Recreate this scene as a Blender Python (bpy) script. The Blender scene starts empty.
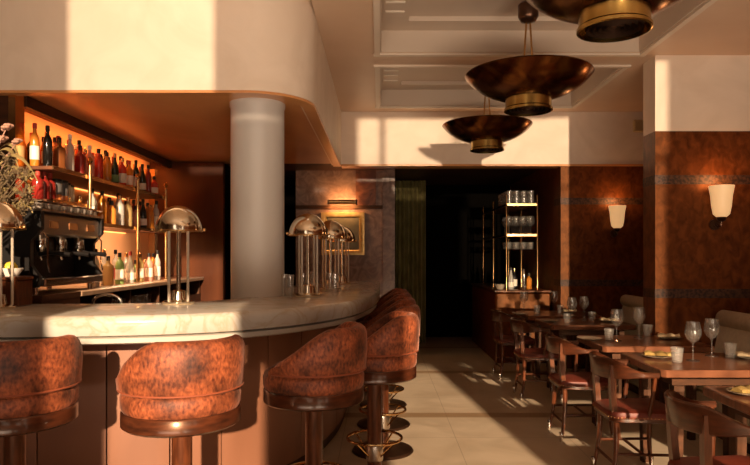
import bpy, math, random
from mathutils import Vector
random.seed(7)
PI = math.pi
S = bpy.context.scene
C = S.collection
FPX, VX, VY, CZ = 640.0, 380.0, 256.0, 1.45

def px(x, d): return (x - VX) * d / FPX
def pz(y, d): return CZ + (VY - y) * d / FPX

# ------------------------------------------------------------------ mesh builder
class MB:
    def __init__(s): s.v = []; s.f = []
    def box(s, x0, x1, y0, y1, z0, z1):
        n = len(s.v)
        s.v += [(x0,y0,z0),(x1,y0,z0),(x1,y1,z0),(x0,y1,z0),(x0,y0,z1),(x1,y0,z1),(x1,y1,z1),(x0,y1,z1)]
        for q in ((0,3,2,1),(4,5,6,7),(0,1,5,4),(1,2,6,5),(2,3,7,6),(3,0,4,7)): s.f.append(tuple(n+i for i in q))
        return s
    def rbox(s, x0, x1, y0, y1, z0, z1, b=.01):
        # box with chamfered vertical edges and chamfered top/bottom
        def ring(z, i):
            a, c, d, e = x0+i, x1-i, y0+i, y1-i
            return [(a+b,d,z),(c-b,d,z),(c,d+b,z),(c,e-b,z),(c-b,e,z),(a+b,e,z),(a,e-b,z),(a,d+b,z)]
        return s.rings([ring(z0,b), ring(z0+b,0), ring(z1-b,0), ring(z1,b)])
    def rings(s, rs, cap0=True, cap1=True, closed=True):
        n = len(s.v); m = len(rs[0])
        for r in rs: s.v += [tuple(p) for p in r]
        for i in range(len(rs)-1):
            for j in range(m if closed else m-1):
                k = (j+1) % m
                s.f.append((n+i*m+j, n+i*m+k, n+(i+1)*m+k, n+(i+1)*m+j))
        if cap0: s.f.append(tuple(n+j for j in reversed(range(m))))
        if cap1: s.f.append(tuple(n+(len(rs)-1)*m+j for j in range(m)))
        return s
    def lathe(s, prof, seg=20, c=(0,0,0), cap0=True, cap1=True, sq=None):
        rs = []
        for r, z in prof:
            r = max(r, 1e-4)
            ring = []
            for k in range(seg):
                a = 2*PI*k/seg
                ca, sa = math.cos(a), math.sin(a)
                if sq:
                    p = sq; t = (abs(ca)**p+abs(sa)**p)**(-1/p); ca *= t; sa *= t
                ring.append((c[0]+r*ca, c[1]+r*sa, c[2]+z))
            rs.append(ring)
        return s.rings(rs, cap0, cap1)
    def tube(s, pts, r, seg=8, closed=False):
        pts = [Vector(p) for p in pts]; n = len(pts); rs = []
        rad = r if isinstance(r, (list, tuple)) else [r]*n
        up = None
        for i, p in enumerate(pts):
            if closed: t = pts[(i+1)%n]-pts[i-1]
            else: t = pts[min(i+1,n-1)]-pts[max(i-1,0)]
            t.normalize()
            if up is None:
                up = Vector((0,0,1)) if abs(t.z) < .9 else Vector((1,0,0))
            u = (up - t*up.dot(t)).normalized(); w = t.cross(u); up = u
            rs.append([p + (u*math.cos(2*PI*k/seg)+w*math.sin(2*PI*k/seg))*rad[i] for k in range(seg)])
        if closed:
            rs.append(rs[0]); return s.rings(rs, False, False)
        return s.rings(rs)
    def bar(s, a, b, w, h):
        a, b = Vector(a), Vector(b); t = (b-a).normalized()
        up = Vector((0,0,1)) if abs(t.z) < .9 else Vector((1,0,0))
        u = t.cross(up).normalized(); v = u.cross(t)
        rs = [[p+u*w/2*i+v*h/2*j for i, j in ((-1,-1),(1,-1),(1,1),(-1,1))] for p in (a,b)]
        return s.rings(rs)
    def poly(s, pts, z0, z1):
        return s.rings([[(x,y,z0) for x,y in pts], [(x,y,z1) for x,y in pts]])
    def ball(s, c, rx, ry=None, rz=None, seg=12, n=8):
        ry = ry or rx; rz = rz or rx
        rs = []
        for i in range(n+1):
            a = -PI/2+PI*i/n
            q = max(math.cos(a), .01)
            rs.append([(c[0]+rx*q*math.cos(2*PI*k/seg), c[1]+ry*q*math.sin(2*PI*k/seg), c[2]+rz*math.sin(a)) for k in range(seg)])
        return s.rings(rs)
    def mesh(s, name, smooth=True, ang=40):
        me = bpy.data.meshes.new(name)
        me.from_pydata(s.v, [], s.f); me.validate()
        import bmesh
        b = bmesh.new(); b.from_mesh(me); bmesh.ops.recalc_face_normals(b, faces=b.faces); b.to_mesh(me); b.free()
        if smooth:
            for p in me.polygons: p.use_smooth = True
            me.set_sharp_from_angle(angle=math.radians(ang))
        return me

def ob(name, mb, mat, parent=None, label=None):
    me = mb if isinstance(mb, bpy.types.Mesh) else mb.mesh(name)
    if isinstance(mb, MB): me.materials.append(mat)
    o = bpy.data.objects.new(name, me); C.objects.link(o)
    if parent: o.parent = parent
    if label: o['label'] = label
    return o
def tag(o, label, cat, group=None, kind=None):
    o['label'] = label; o['category'] = cat
    if group: o['group'] = group
    if kind: o['kind'] = kind
    return o
def thing(name, label, cat, loc=(0,0,0), rz=0, group=None):
    o = bpy.data.objects.new(name, None); C.objects.link(o)
    o.empty_display_size = .1
    o.location = loc; o.rotation_euler = (0,0,rz)
    return tag(o, label, cat, group)
def dup(root, loc, rz=0, label=None):
    r = root.copy(); C.objects.link(r); r.location = loc; r.rotation_euler = (0,0,rz)
    if label: r['label'] = label
    def kids(a, b):
        for ch in list(a.children):
            c = ch.copy(); C.objects.link(c); c.parent = b; kids(ch, c)
    kids(root, r)
    return r
def struct(name, mb, mat):
    o = ob(name, mb, mat); o['kind'] = 'structure'; return o
ORD = ['first','second','third','fourth','fifth','sixth','seventh','eighth','ninth','tenth','eleventh','twelfth','thirteenth','fourteenth','fifteenth','sixteenth','seventeenth','eighteenth','nineteenth','twentieth','twenty-first','twenty-second','twenty-third','twenty-fourth','twenty-fifth','twenty-sixth','twenty-seventh','twenty-eighth','twenty-ninth','thirtieth']

# ------------------------------------------------------------------ materials
def P(m): return m.node_tree.nodes['Principled BSDF']
def mat(name, c, c2=None, scale=6, rough=.5, metal=0, stretch=(1,1,1), bump=0, coat=0, trans=0, sheen=0, detail=5, dist=0, lo=.35, hi=.65, emit=None, es=0, ior=1.45, rough2=None, bscale=None):
    m = bpy.data.materials.new(name); m.use_nodes = True
    nt = m.node_tree; p = P(m)
    p.inputs['Base Color'].default_value = (*c, 1)
    p.inputs['Roughness'].default_value = rough
    p.inputs['Metallic'].default_value = metal
    p.inputs['IOR'].default_value = ior
    p.inputs['Coat Weight'].default_value = coat
    p.inputs['Coat Roughness'].default_value = .12
    p.inputs['Transmission Weight'].default_value = trans
    p.inputs['Sheen Weight'].default_value = sheen
    if sheen:
        p.inputs['Sheen Roughness'].default_value = .35
        p.inputs['Sheen Tint'].default_value = (1,.55,.42,1)
    if emit:
        p.inputs['Emission Color'].default_value = (*emit, 1); p.inputs['Emission Strength'].default_value = es
    if c2 or bump:
        tc = nt.nodes.new('ShaderNodeTexCoord'); mp = nt.nodes.new('ShaderNodeMapping')
        mp.inputs['Scale'].default_value = stretch
        nz = nt.nodes.new('ShaderNodeTexNoise'); nz.inputs['Scale'].default_value = scale
        nz.inputs['Detail'].default_value = detail; nz.inputs['Distortion'].default_value = dist
        nt.links.new(tc.outputs['Object'], mp.inputs['Vector']); nt.links.new(mp.outputs['Vector'], nz.inputs['Vector'])
        if c2:
            cr = nt.nodes.new('ShaderNodeValToRGB')
            cr.color_ramp.elements[0].position = lo; cr.color_ramp.elements[1].position = hi
            cr.color_ramp.elements[0].color = (*c,1); cr.color_ramp.elements[1].color = (*c2,1)
            nt.links.new(nz.outputs['Fac'], cr.inputs['Fac']); nt.links.new(cr.outputs['Color'], p.inputs['Base Color'])
        if rough2 is not None:
            mr = nt.nodes.new('ShaderNodeMapRange'); mr.inputs['To Min'].default_value = rough; mr.inputs['To Max'].default_value = rough2
            nt.links.new(nz.outputs['Fac'], mr.inputs['Value']); nt.links.new(mr.outputs['Result'], p.inputs['Roughness'])
        if bump:
            bp = nt.nodes.new('ShaderNodeBump'); bp.inputs['Strength'].default_value = bump; bp.inputs['Distance'].default_value = .02
            src = nz
            if bscale:
                src = nt.nodes.new('ShaderNodeTexNoise'); src.inputs['Scale'].default_value = bscale
                nt.links.new(tc.outputs['Object'], src.inputs['Vector'])
            nt.links.new(src.outputs['Fac'], bp.inputs['Height']); nt.links.new(bp.outputs['Normal'], p.inputs['Normal'])
    return m
def glass_mat(name, tint=(1,1,1), refl=1.0):
    m = bpy.data.materials.new(name); m.use_nodes = True; nt = m.node_tree
    for n in list(nt.nodes): nt.nodes.remove(n)
    out = nt.nodes.new('ShaderNodeOutputMaterial'); mx = nt.nodes.new('ShaderNodeMixShader')
    tr = nt.nodes.new('ShaderNodeBsdfTransparent'); tr.inputs['Color'].default_value = (*tint,1)
    gl = nt.nodes.new('ShaderNodeBsdfGlossy'); gl.inputs['Roughness'].default_value = .03
    lf = nt.nodes.new('ShaderNodeLayerWeight'); lf.inputs['Blend'].default_value = .5
    lw = nt.nodes.new('ShaderNodeMath'); lw.operation = 'POWER'; lw.inputs[1].default_value = 3.6; nt.links.new(lf.outputs['Facing'], lw.inputs[0])
    mt = nt.nodes.new('ShaderNodeMath'); mt.operation = 'MULTIPLY_ADD'; mt.inputs[1].default_value = .9*refl; mt.inputs[2].default_value = .12; mt.use_clamp = True
    nt.links.new(lw.outputs[0], mt.inputs[0]); nt.links.new(mt.outputs[0], mx.inputs['Fac'])
    nt.links.new(tr.outputs[0], mx.inputs[1]); nt.links.new(gl.outputs[0], mx.inputs[2]); nt.links.new(mx.outputs[0], out.inputs['Surface'])
    return m

plaster = mat('cream_plaster', (.80,.655,.515), (.87,.725,.585), scale=2.2, rough=.55, bump=.05, dist=1.5)
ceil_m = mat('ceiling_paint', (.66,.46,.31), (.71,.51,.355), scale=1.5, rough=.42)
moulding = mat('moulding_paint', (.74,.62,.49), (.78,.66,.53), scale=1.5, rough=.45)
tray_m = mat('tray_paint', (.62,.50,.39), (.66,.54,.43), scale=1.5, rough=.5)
lacquer = mat('orange_lacquer_soffit', (.58,.23,.072), (.74,.35,.13), scale=1.6, rough=.28, stretch=(1,.5,1), dist=.8, coat=.3)
burl = mat('burl_wood', (.058,.013,.003), (.185,.050,.012), scale=14, rough=.42, ior=1.5, dist=.7, detail=9, stretch=(1,1,.7), lo=.3, hi=.7)
for q in (burl, mahog, mahog_h, tablewood) if 0 else (burl,): P(q).inputs['Specular Tint'].default_value = (1,.5,.25,1)
darkwood = mat('dark_wood', (.028,.011,.006), (.06,.021,.009), scale=6, rough=.5, stretch=(1,1,4))
mahog = mat('mahogany', (.06,.017,.007), (.13,.036,.013), scale=8, rough=.3, stretch=(6,6,1), coat=.4)
mahog_h = mat('mahogany_rail', (.032,.010,.005), (.085,.023,.009), scale=9, rough=.3, stretch=(1,1,5), coat=.4)
tablewood = mat('table_wood', (.105,.037,.018), (.21,.08,.039), scale=5, rough=.3, stretch=(1,9,1), coat=.3)
stone_p = mat('pink_stone', (.15,.08,.058), (.27,.16,.115), scale=5, rough=.28, dist=2.5, detail=8)
redstone = mat('red_stone', (.08,.022,.010), (.20,.070,.03), scale=4, rough=.3, dist=2.5, detail=8)
barpanel = mat('terracotta_plaster', (.21,.088,.048), (.27,.118,.066), scale=2.5, rough=.5, stretch=(1,1,.35))
black = mat('unlit_room_black', (.003,.0025,.002), rough=1); P(black).inputs['Specular IOR Level'].default_value = 0  # darkness of the unlit rear rooms put into the colour
blackmetal = mat('black_metal', (.012,.010,.009), rough=.35, metal=.3)
for q in (mahog, mahog_h, tablewood, darkwood): P(q).inputs['Specular Tint'].default_value = (1,.62,.42,1)
tilem = mat('mosaic_band', (.03,.011,.004), (.10,.038,.014), scale=38, rough=.55, detail=1)
brass = mat('brass', (.72,.44,.18), (.80,.52,.24), scale=12, rough=.22, metal=1)
brass_d = mat('aged_brass', (.09,.028,.010), (.36,.16,.045), scale=3.2, rough=.22, metal=1, dist=1.5, detail=6, lo=.38, hi=.72)
brass_p = mat('polished_brass', (.82,.73,.58), rough=.14, metal=1)
bronze = mat('dark_bronze', (.07,.035,.02), (.12,.06,.035), scale=6, rough=.3, metal=.8)
chrome = mat('chrome', (.72,.68,.62), rough=.12, metal=1)
steel = mat('brushed_steel', (.62,.54,.46), rough=.3, metal=1)
velvet = mat('crushed_velvet', (.085,.014,.004), (.43,.112,.038), scale=75, rough=.6, sheen=.22, dist=0, detail=14, lo=.27, hi=.73, stretch=(1,1,.6), bump=.1)
def velvet_patches(m):
    # crushed pile: fine mottling modulated by broad swept patches
    nt = m.node_tree
    cr = [n for n in nt.nodes if n.type == 'VALTORGB'][0]; nz = [n for n in nt.nodes if n.type == 'TEX_NOISE'][0]
    tc = [n for n in nt.nodes if n.type == 'TEX_COORD'][0]
    n2 = nt.nodes.new('ShaderNodeTexNoise'); n2.inputs['Scale'].default_value = 7; n2.inputs['Detail'].default_value = 5
    nt.links.new(tc.outputs['Object'], n2.inputs['Vector'])
    r2 = nt.nodes.new('ShaderNodeMapRange'); r2.inputs['From Min'].default_value = .40; r2.inputs['From Max'].default_value = .60
    r2.inputs['To Min'].default_value = .30; r2.inputs['To Max'].default_value = 1.0
    nt.links.new(n2.outputs['Fac'], r2.inputs['Value'])
    mx = nt.nodes.new('ShaderNodeMix'); mx.data_type = 'RGBA'; mx.blend_type = 'MULTIPLY'; mx.inputs[0].default_value = 1
    nt.links.new(cr.outputs['Color'], mx.inputs[6]); nt.links.new(r2.outputs['Result'], mx.inputs[7])
    nt.links.new(mx.outputs[2], P(m).inputs['Base Color'])
velvet_patches(velvet)
velvet_d = mat('velvet_piping', (.26,.06,.022), rough=.7, sheen=.1)
leather = mat('oxblood_leather', (.12,.018,.008), (.18,.030,.013), scale=10, rough=.52, bump=.05)
green_f = mat('grey_green_upholstery', (.50,.455,.35), (.57,.52,.40), scale=30, rough=.85)
curtain_m = mat('olive_velvet', (.15,.13,.035), (.22,.19,.06), scale=5, rough=.85, sheen=.3)
glass = glass_mat('clear_glass', (.985,.98,.97))
def cloudy(name, f):
    # pressed glass: the clear glass with a little scattering in its ribs
    m = glass_mat(name, (.985,.98,.97)); nt = m.node_tree
    out = [n for n in nt.nodes if n.type == 'OUTPUT_MATERIAL'][0]; src = out.inputs['Surface'].links[0].from_socket
    d = nt.nodes.new('ShaderNodeBsdfDiffuse'); d.inputs['Color'].default_value = (.85,.82,.76,1)
    mx = nt.nodes.new('ShaderNodeMixShader'); mx.inputs['Fac'].default_value = f
    nt.links.new(src, mx.inputs[1]); nt.links.new(d.outputs[0], mx.inputs[2]); nt.links.new(mx.outputs[0], out.inputs['Surface'])
    return m
pressed = cloudy('pressed_glass', .06)
acryl = mat('pale_rod', (.72,.62,.50), rough=.12, metal=.55)
white_c = mat('white_china', (.75,.70,.62), rough=.25)
stonew = mat('stoneware', (.34,.27,.19), (.42,.33,.23), scale=20, rough=.4)
napkin_m = mat('cream_linen', (.55,.42,.25), (.62,.48,.30), scale=25, rough=.85)
napkin_y = mat('mustard_linen', (.24,.15,.04), (.32,.21,.06), scale=25, rough=.85)
lemon_m = mat('lemon_skin', (.80,.58,.06), rough=.45)
grille_m = mat('vent_slot', (.72,.62,.50), rough=.5)
paper_w = mat('cream_label', (.88,.80,.66), rough=.6)
paper_r = mat('red_label', (.45,.05,.03), rough=.6)
paper_g = mat('green_label', (.12,.24,.10), rough=.6)
niche_m = mat('niche_plaster', (.72,.38,.19), (.78,.43,.23), scale=2, rough=.6)
led = mat('led_strip', (1,.6,.3), emit=(1,.33,.08), es=3)
opal = mat('opal_glass', (.9,.7,.45), rough=.4, emit=(1,.54,.22), es=.55)
canvas = mat('painting', (.05,.045,.03), (.16,.13,.08), scale=3, rough=.5)
gilt = mat('gilt_frame', (.50,.30,.10), (.62,.40,.16), scale=20, rough=.35, metal=.7)
leaf_m = mat('dried_leaf', (.20,.145,.055), (.29,.215,.085), scale=8, rough=.6)
stem_m = mat('dried_stem', (.12,.08,.04), rough=.7)
bloom_m = mat('dusty_pink_petal', (.32,.16,.11), (.42,.23,.16), scale=14, rough=.7)

def marble():
    m = mat('veined_marble', (.46,.425,.375), (.54,.50,.445), scale=2.2, rough=.16, dist=1.0)
    nt = m.node_tree; p = P(m)
    cr = [n for n in nt.nodes if n.type == 'VALTORGB'][0]
    tc = [n for n in nt.nodes if n.type == 'TEX_COORD'][0]
    wv = nt.nodes.new('ShaderNodeTexNoise'); wv.inputs['Scale'].default_value = 2.6; wv.inputs['Detail'].default_value = 7; wv.inputs['Distortion'].default_value = 2.2
    r2 = nt.nodes.new('ShaderNodeValToRGB')
    e = r2.color_ramp.elements
    e[0].position = .46; e[0].color = (1,1,1,1); e[1].position = .56; e[1].color = (1,1,1,1)
    k = e.new(.51); k.color = (.88,.80,.69,1)
    mx = nt.nodes.new('ShaderNodeMix'); mx.data_type = 'RGBA'; mx.blend_type = 'MULTIPLY'; mx.inputs[0].default_value = 1
    nt.links.new(tc.outputs['Object'], wv.inputs['Vector']); nt.links.new(wv.outputs['Fac'], r2.inputs['Fac'])
    nt.links.new(cr.outputs['Color'], mx.inputs[6]); nt.links.new(r2.outputs['Color'], mx.inputs[7])
    nt.links.new(mx.outputs[2], p.inputs['Base Color'])
    return m
marble_m = marble()

def floor_mat():
    m = mat('pale_stone_floor', (.50,.39,.27), (.60,.48,.345), scale=2.2, rough=.28, detail=8, dist=1.2, rough2=.42)
    nt = m.node_tree; p = P(m)
    cr = [n for n in nt.nodes if n.type == 'VALTORGB'][0]; tc = [n for n in nt.nodes if n.type == 'TEX_COORD'][0]
    sp = nt.nodes.new('ShaderNodeSeparateXYZ'); nt.links.new(tc.outputs['Object'], sp.inputs[0])
    def band(sock, period, off, width):
        a = nt.nodes.new('ShaderNodeMath'); a.operation = 'ADD'; a.inputs[1].default_value = off; nt.links.new(sock, a.inputs[0])
        b = nt.nodes.new('ShaderNodeMath'); b.operation = 'MODULO'; b.inputs[1].default_value = period; nt.links.new(a.outputs[0], b.inputs[0])
        c = nt.nodes.new('ShaderNodeMath'); c.operation = 'LESS_THAN'; c.inputs[1].default_value = width; nt.links.new(b.outputs[0], c.inputs[0])
        return c.outputs[0]
    bd = band(sp.outputs['Y'], 2.16, 10.8-5.75, .17)
    g1 = band(sp.outputs['Y'], .72, 7.2-.07, .006)
    g2 = band(sp.outputs['X'], .9, 9.3, .006)
    mx = nt.nodes.new('ShaderNodeMix'); mx.data_type = 'RGBA'; mx.inputs[7].default_value = (.33,.215,.12,1)
    nt.links.new(bd, mx.inputs[0]); nt.links.new(cr.outputs['Color'], mx.inputs[6])
    mg = nt.nodes.new('ShaderNodeMath'); mg.operation = 'MAXIMUM'; nt.links.new(g1, mg.inputs[0]); nt.links.new(g2, mg.inputs[1])
    ml = nt.nodes.new('ShaderNodeMath'); ml.operation = 'MULTIPLY'; ml.inputs[1].default_value = .45; nt.links.new(mg.outputs[0], ml.inputs[0])
    m2 = nt.nodes.new('ShaderNodeMix'); m2.data_type = 'RGBA'; m2.inputs[7].default_value = (.16,.11,.07,1)
    nt.links.new(ml.outputs[0], m2.inputs[0]); nt.links.new(mx.outputs[2], m2.inputs[6]); nt.links.new(m2.outputs[2], p.inputs['Base Color'])
    return m
floor_m = floor_mat()

# ------------------------------------------------------------------ the room
CEIL, SOF = 3.31, 2.62
XR, XL = 3.5, -4.4
struct('floor', MB().box(XL-.1, XR+.1, -1.2, 12, -.1, 0), floor_m)
# ceiling with three stepped trays
b = MB()
TR = [(2.04,3.73), (4.14,5.86), (6.27,7.94)]
ys = [1.5] + [q for t in TR for q in t] + [8.25]
for i in range(0, len(ys), 2): b.box(-.5, XR, ys[i], ys[i+1], CEIL, CEIL+.4)
b.box(-.5, XR, 1.5, 1.5, CEIL, CEIL+.4) if False else None
for (a, c) in TR:
    b.box(-.5, 0, a, c, CEIL, CEIL+.4); b.box(2.38, XR, a, c, CEIL, CEIL+.4)
b.box(XL, -.5, 1.5, 4.51, CEIL, CEIL+.4)
b.box(XL, -.38, 4.51, 8.25, CEIL, CEIL+.4) if False else None
struct('ceiling', b, ceil_m)
for i, (a, c) in enumerate(TR):
    t = MB(); z = CEIL+.20
    t.box(0,.25,a,c,z,z+.2); t.box(2.13,2.38,a,c,z,z+.2); t.box(.25,2.13,a,a+.25,z,z+.2); t.box(.25,2.13,c-.25,c,z,z+.2)
    t.box(.25,2.13,a+.25,c-.25,z+.04,z+.2)
    # lining of the tray's upright faces
    t.box(0,.012,a,c,CEIL+.004,z); t.box(2.368,2.38,a,c,CEIL+.004,z); t.box(.012,2.368,a,a+.012,CEIL+.004,z); t.box(.012,2.368,c-.012,c,CEIL+.004,z)
    mo = MB().box(-.06,2.44,c+.001,c+.05,CEIL-.02,CEIL-.001).box(-.06,2.44,a-.05,a-.001,CEIL-.02,CEIL-.001).box(-.05,-.001,a,c,CEIL-.02,CEIL-.001).box(2.381,2.43,a,c,CEIL-.02,CEIL-.001)
    struct('trim_%d' % (i+20), mo, moulding)
    struct('trim_%d' % (i+1), t, tray_m)
# front part of the room behind the camera: ceiling raised and facade openings cut to shape the sun patches
struct('ceiling_front', MB().box(XL, XR, -1.2, 1.5, 3.95, 4.05).box(XL, XR, 1.5, 1.6, CEIL+.4, 4.05), ceil_m)
FX = lambda L: L
b = MB()
Y0, Y1 = -1.2, -1.0
def wallcells(b, xs, zs, openings):
    xs = sorted(set(xs)); zs = sorted(set(zs))
    for i in range(len(xs)-1):
        for j in range(len(zs)-1):
            cx, cz = (xs[i]+xs[i+1])/2, (zs[j]+zs[j+1])/2
            if any(o[0] < cx < o[1] and o[2] < cz < o[3] for o in openings): continue
            b.box(xs[i], xs[i+1], Y0, Y1, zs[j], zs[j+1])
OPEN = [(-1.92,-.887,2.6,3.9), (.18,.47,2.72,3.94), (.53,2.2,2.72,3.94), (2.2,3.02,2.46,3.94),     # transoms, placed to shape the low sun's patches
        (-1.0,-.12,1.0,2.15), (-1.2,-.24,2.15,2.60), (.72,1.80,.6,2.62), (2.08,2.995,.30,2.42)]                         # lower openings, placed to shape sun on bar, floor and piers
wallcells(b, [XL,XR]+[o[k] for o in OPEN for k in (0,1)], [0,4.0]+[o[k] for o in OPEN for k in (2,3)], OPEN)
struct('wall_front', b, mat('tan_wall', (.24,.16,.10), rough=.7))
struct('sun_block_high', MB().box(.4, 6, -6.1, -6.0, 3.86, 6.5), darkwood)  # unseen board added to keep the high sun out of the right transoms
struct('sun_block_low', MB().box(-9, 2.28, -7.2, -7.0, -.1, 2.66).box(3.4, 9, -7.2, -7.0, -.1, 2.5), darkwood)  # unseen screen added to stop the low sun, with a gap for the piers
struct('wall_right', MB().box(XR, XR+.1, -1.2, 8.55, 0, 4.0), burl)
struct('wall_left', MB().box(XL-.1, XL, -1.2, 4.6, 0, 4.0).box(XL, -2.66, 4.60, 4.7, 0, 2.62), darkwood)
# bulkhead over the bar: straight front, round corner, side along the room
def bulk_path(off):
    R = .48 - off
    pts = [(XL, 4.51+off)]
    for k in range(13):
        a = -PI/2 + PI/2*k/12
        pts.append((-.98+R*math.cos(a), 4.99+R*math.sin(a)))
    pts.append((-.5-off, 8.25))
    return pts
po, pi_ = bulk_path(0), bulk_path(.12)
def strip(path_o, path_i, z0, z1):
    b = MB(); rs = []
    for o_, i_ in zip(path_o, path_i):
        rs.append([(o_[0],o_[1],z0),(i_[0],i_[1],z0),(i_[0],i_[1],z1),(o_[0],o_[1],z1)])
    return b.rings(rs)
struct('wall_bulkhead', strip(po, pi_, SOF, CEIL+.4), plaster)
struct('trim_4', strip(bulk_path(.006), bulk_path(.10), SOF-.018, SOF), lacquer)
struct('ceiling_bar', MB().poly(pi_+[(XL, 8.25)], SOF+.02, SOF+.06), lacquer)
# header wall above the rear opening, back room
struct('wall_header', MB().box(-.5, XR, 8.25, 8.45, SOF+.012, CEIL), plaster)
struct('trim_5', MB().box(-.5, XR, 8.235, 8.47, SOF-.012, SOF+.012), lacquer)
struct('ceiling_rear', MB().box(XL, XR, 8.47, 11.6, 2.72, 2.8), darkwood)
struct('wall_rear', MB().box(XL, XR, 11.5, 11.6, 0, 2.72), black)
struct('wall_rear_right', MB().box(2.34, 2.40, 8.56, 11.5, 0, 2.72), burl)
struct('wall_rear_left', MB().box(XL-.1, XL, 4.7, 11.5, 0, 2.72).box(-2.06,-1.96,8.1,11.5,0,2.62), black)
struct('wall_picture', MB().box(-1.25, .10, 9.5, 9.6, 0, 2.72), stone_p)
struct('wall_picture_pilaster', MB().box(.04, .22, 9.40, 9.62, 0, 2.72), stone_p)
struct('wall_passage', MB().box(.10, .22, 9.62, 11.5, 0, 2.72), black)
struct('trim_6', MB().box(-1.25, .04, 9.47, 9.5, 2.15, 2.20), darkwood)
struct('trim_7', MB().box(-.36,-.06,9.485,9.5,2.2,2.72), redstone)
# bar-end wall panel and niche wall with crown
endp = mat('lacquered_panel', (.05,.014,.005), (.09,.027,.009), scale=3, rough=.22, stretch=(1,1,.2))
struct('wall_bar_end', MB().box(-2.98, -1.96, 8.0, 8.1, 0, 2.02).box(-2.98, -1.96, 8.0, 8.1, 2.03, SOF).box(-2.98, -1.96, 8.01, 8.1, 2.01, 2.04), endp)
struct('wall_niche', MB().box(-2.98, -2.88, 4.70, 8.0, 0, SOF), niche_m)
struct('trim_8', MB().box(-2.66, -2.60, 4.71, 7.99, SOF-.07, SOF+.012), darkwood)
struct('trim_9', MB().box(-2.66, -2.61, 4.58, 4.7, 1.2, SOF), brass)
struct('trim_10', MB().box(-2.875, -2.80, 7.95, 8.0, 1.2, SOF-.09), brass)
# piers on the right with wood below and plaster above
for i, (x0, y0, y1, top) in enumerate(((2.55,5.93,6.2,CEIL), (2.33,8.25,8.55,None))):
    struct('wall_pier_%d' % (i+1), MB().box(x0, XR, y0, y1, 0, SOF-.013), burl)
    t = MB()
    for z in (2.115, 1.06): t.box(x0-.004, XR, y0-.004, y1, z, z+.085)
    struct('trim_%d' % (11+i), t, tilem)
struct('wall_pier_upper', MB().box(2.55, XR, 5.93, 6.2, SOF-.013, CEIL), plaster)
struct('column', MB().lathe([(.215,0),(.215,.05),(.207,.06),(.207,2.60),(.215,2.61),(.215,SOF+.02)], 40, (-.96,5.02,0)), mat('white_paint', (.62,.565,.51), rough=.4))

# ------------------------------------------------------------------ bar counter
def catmull(pts, n=8):
    out = []
    for i in range(len(pts)-1):
        p0 = pts[max(i-1,0)]; p1 = pts[i]; p2 = pts[i+1]; p3 = pts[min(i+2,len(pts)-1)]
        for k in range(n):
            t = k/n
            out.append(tuple(.5*((2*p1[j])+(-p0[j]+p2[j])*t+(2*p0[j]-5*p1[j]+4*p2[j]-p3[j])*t*t+(-p0[j]+3*p1[j]-3*p2[j]+p3[j])*t**3) for j in range(2)))
    out.append(pts[-1]); return out
bp = catmull([(-4.1,3.26),(-3.2,3.26),(-2.4,3.26),(-1.9,3.26),(-1.54,3.29),(-1.15,3.37),(-.8,3.54),(-.46,3.88),(-.2,4.4),(-.05,5.1),(0,5.8),(0,6.6),(0,7.4),(0,8.0)], 8)
def normals(path):
    ns = []
    for i in range(len(path)):
        a = path[max(i-1,0)]; c = path[min(i+1,len(path)-1)]
        t = Vector((c[0]-a[0], c[1]-a[1])).normalized(); ns.append((t.y, -t.x))
    return ns
bn = normals(bp)
bar = thing('bar_counter', 'long curved bar with cream veined marble top and terracotta front panels', 'bar', (0,0,0))
def sweep(prof, i0=0, i1=None):
    i1 = len(bp) if i1 is None else i1
    return MB().rings([[(bp[i][0]+bn[i][0]*u, bp[i][1]+bn[i][1]*u, z) for u, z in prof] for i in range(i0, i1)])
ob('countertop', sweep([(-.9,1.09),(-.9,1.14),(-.035,1.14),(-.015,1.134),(-.003,1.118),(0,1.10),(-.003,1.065),(-.015,1.035),(-.045,1.028),(-.055,1.0255),(-.5,1.0255)]), marble_m, bar)
ob('edge_moulding', sweep([(-.5,.985),(-.5,1.025),(-.055,1.025),(-.035,1.018),(-.035,.993),(-.048,.985)]), mat('pale_marble', (.48,.44,.38), rough=.3), bar)
# front panels cut along the curve
acc = 0; i0 = 0; cuts = [0]
for i in range(1, len(bp)):
    acc += math.dist(bp[i], bp[i-1])
    if acc > .39: cuts.append(i); acc = 0
if cuts[-1] != len(bp)-1: cuts.append(len(bp)-1)
pm = barpanel
for a, c in zip(cuts[:-1], cuts[1:]):
    rs = []
    for j in range(a, c+1):
        e = .004 if j in (a, c) else 0
        t = (-bn[j][1], bn[j][0]); sgn = 1 if j == a else (-1 if j == c else 0)
        rs.append([(bp[j][0]+bn[j][0]*u+t[0]*.004*sgn, bp[j][1]+bn[j][1]*u+t[1]*.004*sgn, z) for u, z in ((-.34,.08),(-.34,.983),(-.30-e,.983),(-.30-e,.08))])
    ob('front_panel', MB().rings(rs), pm, bar)
ob('carcass', sweep([(-.85,0),(-.85,1.085),(-.50,1.085),(-.50,.983),(-.345,.983),(-.345,0)]), darkwood, bar)
ob('plinth', sweep([(-.343,0),(-.343,.078),(-.32,.078),(-.32,0)]), darkwood, bar)

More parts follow.
